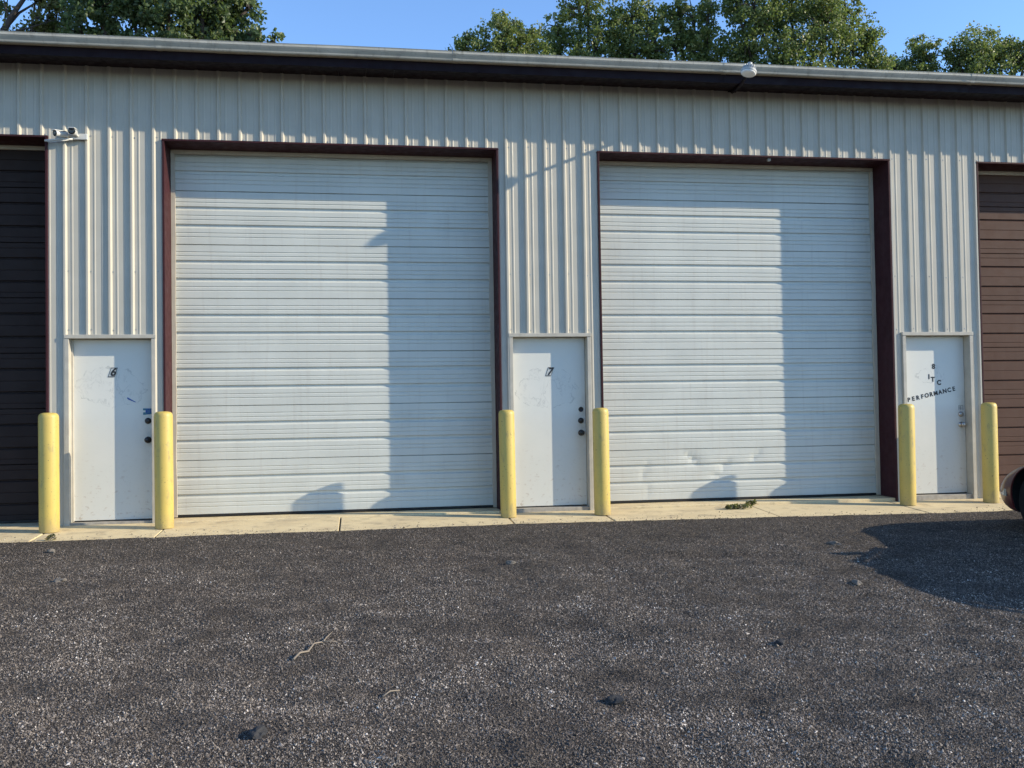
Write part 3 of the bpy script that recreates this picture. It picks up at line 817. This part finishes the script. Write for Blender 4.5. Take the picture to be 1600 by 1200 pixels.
        for y in (WF, WR):
            R = Matrix.Translation((s*.70, y, RW)) @ Matrix.Rotation(s*math.pi/2, 4, 'Y')
            wobj = MB().lathe([(.20, -.09), (.215, -.10), (RW-.03, -.105), (RW-.004, -.085), (RW, -.05), (RW, .05), (RW-.004, .085), (RW-.03, .105), (.215, .10), (.20, .09)], 40, R).build('wheel', MAT['tyre'], car, angle=40)
            MB().lathe([(.20, -.02), (.205, .085), (.19, .095), (.185, .05), (.07, .055), (.055, .085), (.02, .09)], 30, R).build('rim', MAT['steel'], wobj, angle=30)
            MB().lathe([(RW+.05, -.16), (RW+.05, -.155), (.1, -.15)], 30, R).build('wheel_well', MAT['black'], wobj)
        # arch lip
        for y in (WF, WR):
            pts = []
            for k in range(25):
                a = math.radians(-12+204*k/24); 
                yy = y+(RW+.056)*math.cos(a); zz = RW-.005+(RW+.056)*math.sin(a)
                w_ = np.interp(-yy, [t[0]*-1 for t in st], [t[1] for t in st])
                zs = np.interp(-yy, [t[0]*-1 for t in st], [t[3] for t in st]); zb = .17
                f = (zz-zb)/(zs-zb); ww = w_*np.interp(f, [-.2, 0, .12, .45, .68, .95, 1.1, 1.4], [.86, .88, .94, .98, .992, .98, .93, .85])
                pts.append((s*(ww-.004), yy, zz))
            MB().tube(pts, .010, 6).build('arch_lip', MAT['carpaint'], body, smooth=True)
    car.rotation_euler = (math.radians(2.86), 0, math.radians(-1))
    car.location = (pos.x, pos.y, -.05*1.72 - .02)
    return car
make_car()

# ------------------------------------------------------------------ trees behind the building
def leaf_cloud(cen, nleaf, spread, size, tone0):
    """cen (n,3) clump centres -> quads bent along the midrib"""
    n = len(cen)*nleaf
    d = rng.normal(size=(n, 3)); d /= np.linalg.norm(d, axis=1)[:, None]
    P = np.repeat(cen, nleaf, 0) + d*(rng.random(n)**.5)[:, None]*np.repeat(spread, nleaf)[:, None]*np.array([1, 1, .85])
    a = rng.normal(size=(n, 3)); a[:, 2] -= .45; a /= np.linalg.norm(a, axis=1)[:, None]
    b = rng.normal(size=(n, 3)); b += d*.7; b[:, 2] += .3; b -= a*(a*b).sum(1)[:, None]; b /= np.linalg.norm(b, axis=1)[:, None]
    c = np.cross(a, b)
    L = size*rng.uniform(.65, 1.25, n)
    w_ = L*rng.uniform(.36, .48, n)
    v0 = P; v1 = P+a*(L*.45)[:, None]+c*w_[:, None]+b*(L*.12)[:, None]; v2 = P+a*L[:, None]-b*(L*.1)[:, None]; v3 = P+a*(L*.45)[:, None]-c*w_[:, None]+b*(L*.12)[:, None]
    V = np.stack([v0, v1, v2, v3], 1).reshape(-1, 3)
    i = 4*np.arange(n)
    F = np.concatenate([np.stack([i, i+1, i+2], 1), np.stack([i, i+2, i+3], 1)])
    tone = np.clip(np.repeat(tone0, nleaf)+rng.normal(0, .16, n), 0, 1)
    return V, F, np.repeat(tone, 4)

def tree(label, base, lobes, leaf, size, nleaf, dens, group=None, trunk_r=.2, name='tree', bare=None):
    """lobes: (centre Vector, radius, vertical stretch)"""
    base = Vector(base); top = max(l[0].z for l in lobes)
    root = empty(name, base); tag(root, label, 'tree', group)
    cen, spr, ton = [], [], []
    limbs = MB()
    axis = []
    cx = sum(l[0].x for l in lobes)/len(lobes); cy = sum(l[0].y for l in lobes)/len(lobes)
    hgt = min(l[0].z for l in lobes)-base.z
    for k in range(9):
        t = k/8
        axis.append((Vector((base.x+(cx-base.x)*t**1.5, base.y+(cy-base.y)*t**1.5, base.z+t*hgt*1.1)) + Vector((rnd.uniform(-.12, .12), rnd.uniform(-.12, .12), 0))*(0 if k == 0 else 1)))
    limbs.tube([p-base for p in axis], [trunk_r*(1-.62*k/8) for k in range(9)], 10)
    for c, r, vs in lobes:
        s = axis[rnd.randint(4, 7)]; mid = s.lerp(c, .5)+Vector((rnd.uniform(-.3, .3), rnd.uniform(-.3, .3), -.25))
        limbs.tube([s-base, mid-base, c-base, c-base+Vector((rnd.uniform(-.2, .2)*r, rnd.uniform(-.2, .2)*r, r*vs*.75))], [trunk_r*.42, trunk_r*.3, trunk_r*.2, .012], 7)
        nb_ = max(5, int(7*r))
        for _ in range(nb_):
            d = Vector((rnd.gauss(0, 1), rnd.gauss(0, 1), rnd.gauss(.35, .8))).normalized()
            e = c+Vector((d.x*r, d.y*r, d.z*r*vs))*rnd.uniform(.75, .98)
            a = c+Vector((0, 0, rnd.uniform(-.4, .4)*r*vs)); mm = a.lerp(e, .55)+Vector((0, 0, .1*r))
            limbs.tube([a-base, mm-base, e-base], [trunk_r*.16, trunk_r*.10, .006], 5)
        n = int(dens*4.2*r*r*vs*(1+.5*r)*(1.8 if r < .75 else 1.15))
        for _ in range(n):
            d = Vector((rnd.gauss(0, 1), rnd.gauss(0, 1), rnd.gauss(0, 1))).normalized()
            q = 1+.30*noise.noise((c+d*r)*1.1) + .18*noise.noise((c+d*r)*3.1)
            rr = q*rnd.random()**.40
            cen.append(c+Vector((d.x*r*rr, d.y*r*rr, d.z*r*vs*rr))-base); spr.append(rnd.uniform(.16, .38)*(1 if r > .8 else .75))
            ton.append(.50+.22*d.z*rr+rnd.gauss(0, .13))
    limbs.build('trunk', MAT['bark'], root, smooth=True)
    V, F, T = leaf_cloud(np.array([tuple(c) for c in cen]), nleaf, np.array(spr), size, np.array(ton))
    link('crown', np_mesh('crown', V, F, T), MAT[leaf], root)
    if bare:
        m = MB()
        for pts, r0 in bare: m.tube([p-base for p in pts], [r0*(1-.75*k/(len(pts)-1)) for k in range(len(pts))], 7)
        m.build('bare_branch', MAT['bark'], root, smooth=True)
    return root

def L(u, v, Y, rpx, vs=1.0):
    """a lobe seen at (u, v) at depth Y, its radius given at that depth"""
    p = at(u, v, Y); dist = (p-CAM).dot(fw)
    return (p, rpx*dist/FPX, vs)
G = 'trees growing behind the building'
TY = 19
def row_tree(label, Y, spec, low, **kw):
    lobes = [L(u, v, Y+dy, r, vs) for u, v, r, vs, dy in spec]
    c = at(sum(s[0] for s in spec)/len(spec), 100, Y)
    lobes += [(Vector((c.x+rnd.uniform(-.6, .6), Y+rnd.uniform(-.4, .8), z)), low, 1.2) for z in (8.2, 9.8)]
    return tree(label, (c.x, Y, -.14), lobes, **kw)
P = dict(leaf='leafA', size=.095, nleaf=40, dens=10.5, group=G, trunk_r=.2)
row_tree('low bushy green tree at the left end of the middle row, nearest the open sky', 18.5,
         [(727, 78, 26, 1.1, .3), (785, 62, 36, 1.2, 0), (824, 78, 36, 1.2, .2), (760, 104, 40, 1, 0), (820, 115, 44, 1, 0)], 1.5, **P)
row_tree('tall green tree beside the low one at the left of the middle row', 19.5,
         [(905, 20, 38, 1.3, 0), (872, 58, 36, 1.2, .4), (930, 70, 40, 1.1, -.3), (890, 110, 46, 1, 0), (918, -28, 28, 1.3, 0)], 1.5, **P)
row_tree('green tree with a rounded top in the middle of the row', 19,
         [(987, 26, 44, 1.2, 0), (965, 75, 40, 1.1, .3), (1015, 72, 38, 1.1, -.4), (990, 118, 46, 1, 0), (1024, 34, 22, 1.2, 0)], 1.5, **P)
row_tree('slim green tree left of the tallest tree in the middle row', 18.7,
         [(1085, 34, 36, 1.3, 0), (1055, 75, 36, 1.1, .3), (1105, 82, 36, 1.1, -.3), (1075, 122, 44, 1, 0), (1062, 22, 20, 1.3, .2), (1108, 10, 16, 1.4, 0)], 1.4, **P)
row_tree('tallest and broadest green tree, above the round lamp on the gutter', 17.5,
         [(1180, 20, 50, 1.3, 0), (1235, 0, 62, 1.3, .3), (1290, 55, 56, 1.1, -.3), (1335, 78, 38, 1.0, .2), (1358, 62, 20, 1.3, 0), (1322, 22, 20, 1.7, .1), (1165, 85, 46, 1.0, .3), (1225, 95, 56, 1, -.4), (1362, 108, 34, .9, 0), (1285, 18, 26, 1.3, 0), (1150, 8, 22, 1.5, .2)], 2.0, **P)
row_tree('small dark green tree in the dip between the tall trees and the far right', 20.5,
         [(1440, 86, 26, 1.2, 0), (1412, 106, 22, 1.1, .2), (1398, 112, 16, 1.1, 0), (1452, 112, 22, 1.1, 0), (1428, 130, 34, 1, 0)], 1.3, **P)
row_tree('rounded green tree at the far right edge of the sky', 20,
         [(1530, 78, 36, 1.15, 0), (1496, 88, 24, 1.1, .2), (1565, 86, 30, 1.1, .3), (1530, 120, 52, 1, 0), (1600, 98, 34, 1.1, -.3), (1640, 90, 40, 1.1, 0)], 1.6, **P)
# maple at the left, nearer
Pm = dict(leaf='leafB', size=.125, nleaf=34, dens=9, group=G, trunk_r=.24)
YM = 14.5
tree('spreading dark green maple above the left white door', (at(250, 100, YM).x, YM, -.14),
     [L(150, 10, YM, 46, 1.1), L(205, 28, YM+.3, 50, 1.0), L(262, 20, YM-.3, 56, 1.1), L(318, 40, YM+.2, 44, 1.0), L(350, 5, YM, 42, 1.0), L(386, 14, YM+.1, 22, 1.1),
      L(232, -45, YM, 70, 1.1), L(320, -50, YM, 60, 1.1), L(368, 62, YM, 26, .8), L(402, 60, YM-.2, 22, .75), L(428, 62, YM-.3, 15, .7), L(130, 62, YM+.2, 36, .8), L(262, 78, YM, 50, .9), L(330, 92, YM, 44, .9)], **Pm)
YC = 15.5
b0 = at(-30, 110, YC)
tree('yellowing tree with bare dark branches in the upper left corner', (b0.x-.4, YC, -.14),
     [L(78, 22, YC, 30, 1.2), L(95, -10, YC, 30, 1.3), L(55, 52, YC+.3, 26, .8), L(95, 62, YC, 28, .8), L(20, 62, YC, 24, .7), L(10, 10, YC+.6, 14, 1.2), L(60, -40, YC, 40, 1.1)],
     leaf='leafC', size=.095, nleaf=40, dens=10.0, group=G, trunk_r=.11,
     bare=[([at(-20, 90, YC-.3), at(5, 50, YC-.3), at(18, 25, YC-.3), at(42, -8, YC-.3), at(70, -50, YC-.3)], .11),
           ([at(8, 45, YC-.3), at(30, 20, YC-.2), at(55, 5, YC-.1), at(90, -25, YC)], .045),
           ([at(-5, 65, YC-.3), at(20, 50, YC-.4), at(50, 42, YC-.4), at(95, 28, YC-.3)], .035),
           ([at(15, 30, YC-.3), at(8, 10, YC-.3), at(2, -20, YC-.2)], .035),
           ([at(85, 20, YC), at(105, 5, YC), at(112, -15, YC)], .02)])

# ------------------------------------------------------------------ small things on the ground
def gpt(x, y): return Vector((x, y, float(GH(np.array([x]), np.array([y]))[0])))
# uprooted weeds on the concrete
def weed(label, x, y, w_, n, size):
    z0 = slope(y, x)+.002
    root = empty('weed_clump', (x, y, z0)); tag(root, label, 'weed')
    cen = np.stack([rng.normal(0, w_*.28, n), rng.normal(0, w_*.10, n), np.abs(rng.normal(.018, .012, n))+.012], 1)
    V, F, T = leaf_cloud(cen, 7, np.full(n, .02), size, rng.uniform(.2, .9, n)); V[:, 2] = np.maximum(V[:, 2], .001)
    link('leaves', np_mesh('leaves', V, F, T), MAT['weed'], root)
    m = MB()
    for k in range(9):
        a = rnd.uniform(-.5, .5)+(math.pi if k % 2 else 0); l = w_*rnd.uniform(.25, .6)
        m.tube([(0, 0, .012), (math.cos(a)*l*.5, math.sin(a)*l*.5, .03), (math.cos(a)*l, math.sin(a)*l, .008)], [.004, .003, .0015], 5)
    m.build('stems', MAT['twig'], root)
weed('clump of uprooted green weeds on the concrete before the right white door', 6.37, -.29, .30, 34, .03)
weed('small sprig growing from the concrete joint before the right white door', 6.66, -.05, .14, 10, .03)
weed('tiny dry sprig at the edge of the concrete beside the leftmost bollard', -.92, -.86, .08, 7, .025)

def stick(label, pts, r, side=()):
    p0 = gpt(*pts[0]); root = empty('twig', p0); tag(root, label, 'twig')
    P3 = [gpt(x, y)-p0+Vector((0, 0, r*1.0+.004+.012*(k % 2))) for k, (x, y) in enumerate(pts)]
    MB().tube(P3, [r*(1-.5*k/(len(P3)-1)) for k in range(len(P3))], 7).build('stem', MAT['twig'], root, smooth=True)
    for s in side:
        Q = [gpt(x, y)-p0+Vector((0, 0, r*.8+.01)) for x, y in s]
        MB().tube(Q, [r*.6, r*.4, r*.2][:len(Q)], 6).build('side_shoot', MAT['twig'], root, smooth=True)
stick('pale forked dry twig lying on the gravel in front of the left white door', [(1.668, -5.16), (1.70, -5.08), (1.745, -5.03), (1.775, -4.95), (1.83, -4.86), (1.845, -4.80)], .007,
      [[(1.81, -4.88), (1.87, -4.87), (1.91, -4.88)], [(1.83, -4.85), (1.86, -4.72), (1.88, -4.66)]])
stick('short pale twig lying on the gravel nearer the camera', [(2.16, -5.86), (2.20, -5.82), (2.25, -5.79)], .005)

def rock(label, x, y, r, mat, flat=.6, seed=0):
    bm = bmesh.new(); bmesh.ops.create_icosphere(bm, subdivisions=3, radius=1)
    for v in bm.verts:
        n_ = noise.noise(v.co*1.1+Vector((seed, 0, 0)))*.45+noise.noise(v.co*2.7+Vector((0, seed, 0)))*.22
        v.co *= (1+n_); v.co.x *= r[0]; v.co.y *= r[1]; v.co.z *= r[2]*flat/.6
    me = bpy.data.meshes.new('rock'); bm.to_mesh(me); bm.free()
    o = link('rock', me, mat, None, gpt(x, y)+Vector((0, 0, r[2]*.35)), (0, 0, seed)); tag(o, label, 'rock')
rock('dark asphalt lump near the bottom edge, left of centre', 1.582, -6.27, (.055, .035, .030), MAT['stonedark'], seed=1.2)
rock('dark asphalt lump on the gravel right of centre near the bottom', 3.31, -6.14, (.048, .032, .030), MAT['stonedark'], seed=2.9)
rock('small dark lump on the gravel toward the lower right', 4.56, -5.35, (.04, .028, .02), MAT['stonedark'], seed=4.4)
rock('pale flat stone at the tip of the car shadow', 6.40, -2.51, (.07, .04, .022), MAT['stonepale'], seed=5.1)
rock('grey stone on the gravel in line with entrance door 7', 3.33, -2.74, (.042, .03, .022), MAT['stonepale'], seed=6.3)
rock('grey lump at the edge of the car shadow nearer the camera', 5.78, -4.05, (.06, .035, .018), MAT['stonepale'], seed=7.7)
rock('pale stone on the gravel before the leftmost bollard', -.72, -1.55, (.042, .03, .024), MAT['stonepale'], seed=8.8)
rock('white flat stone left on the gravel farther from the concrete', -.30, -2.75, (.045, .03, .018), MAT['stonepale'], seed=9.6)
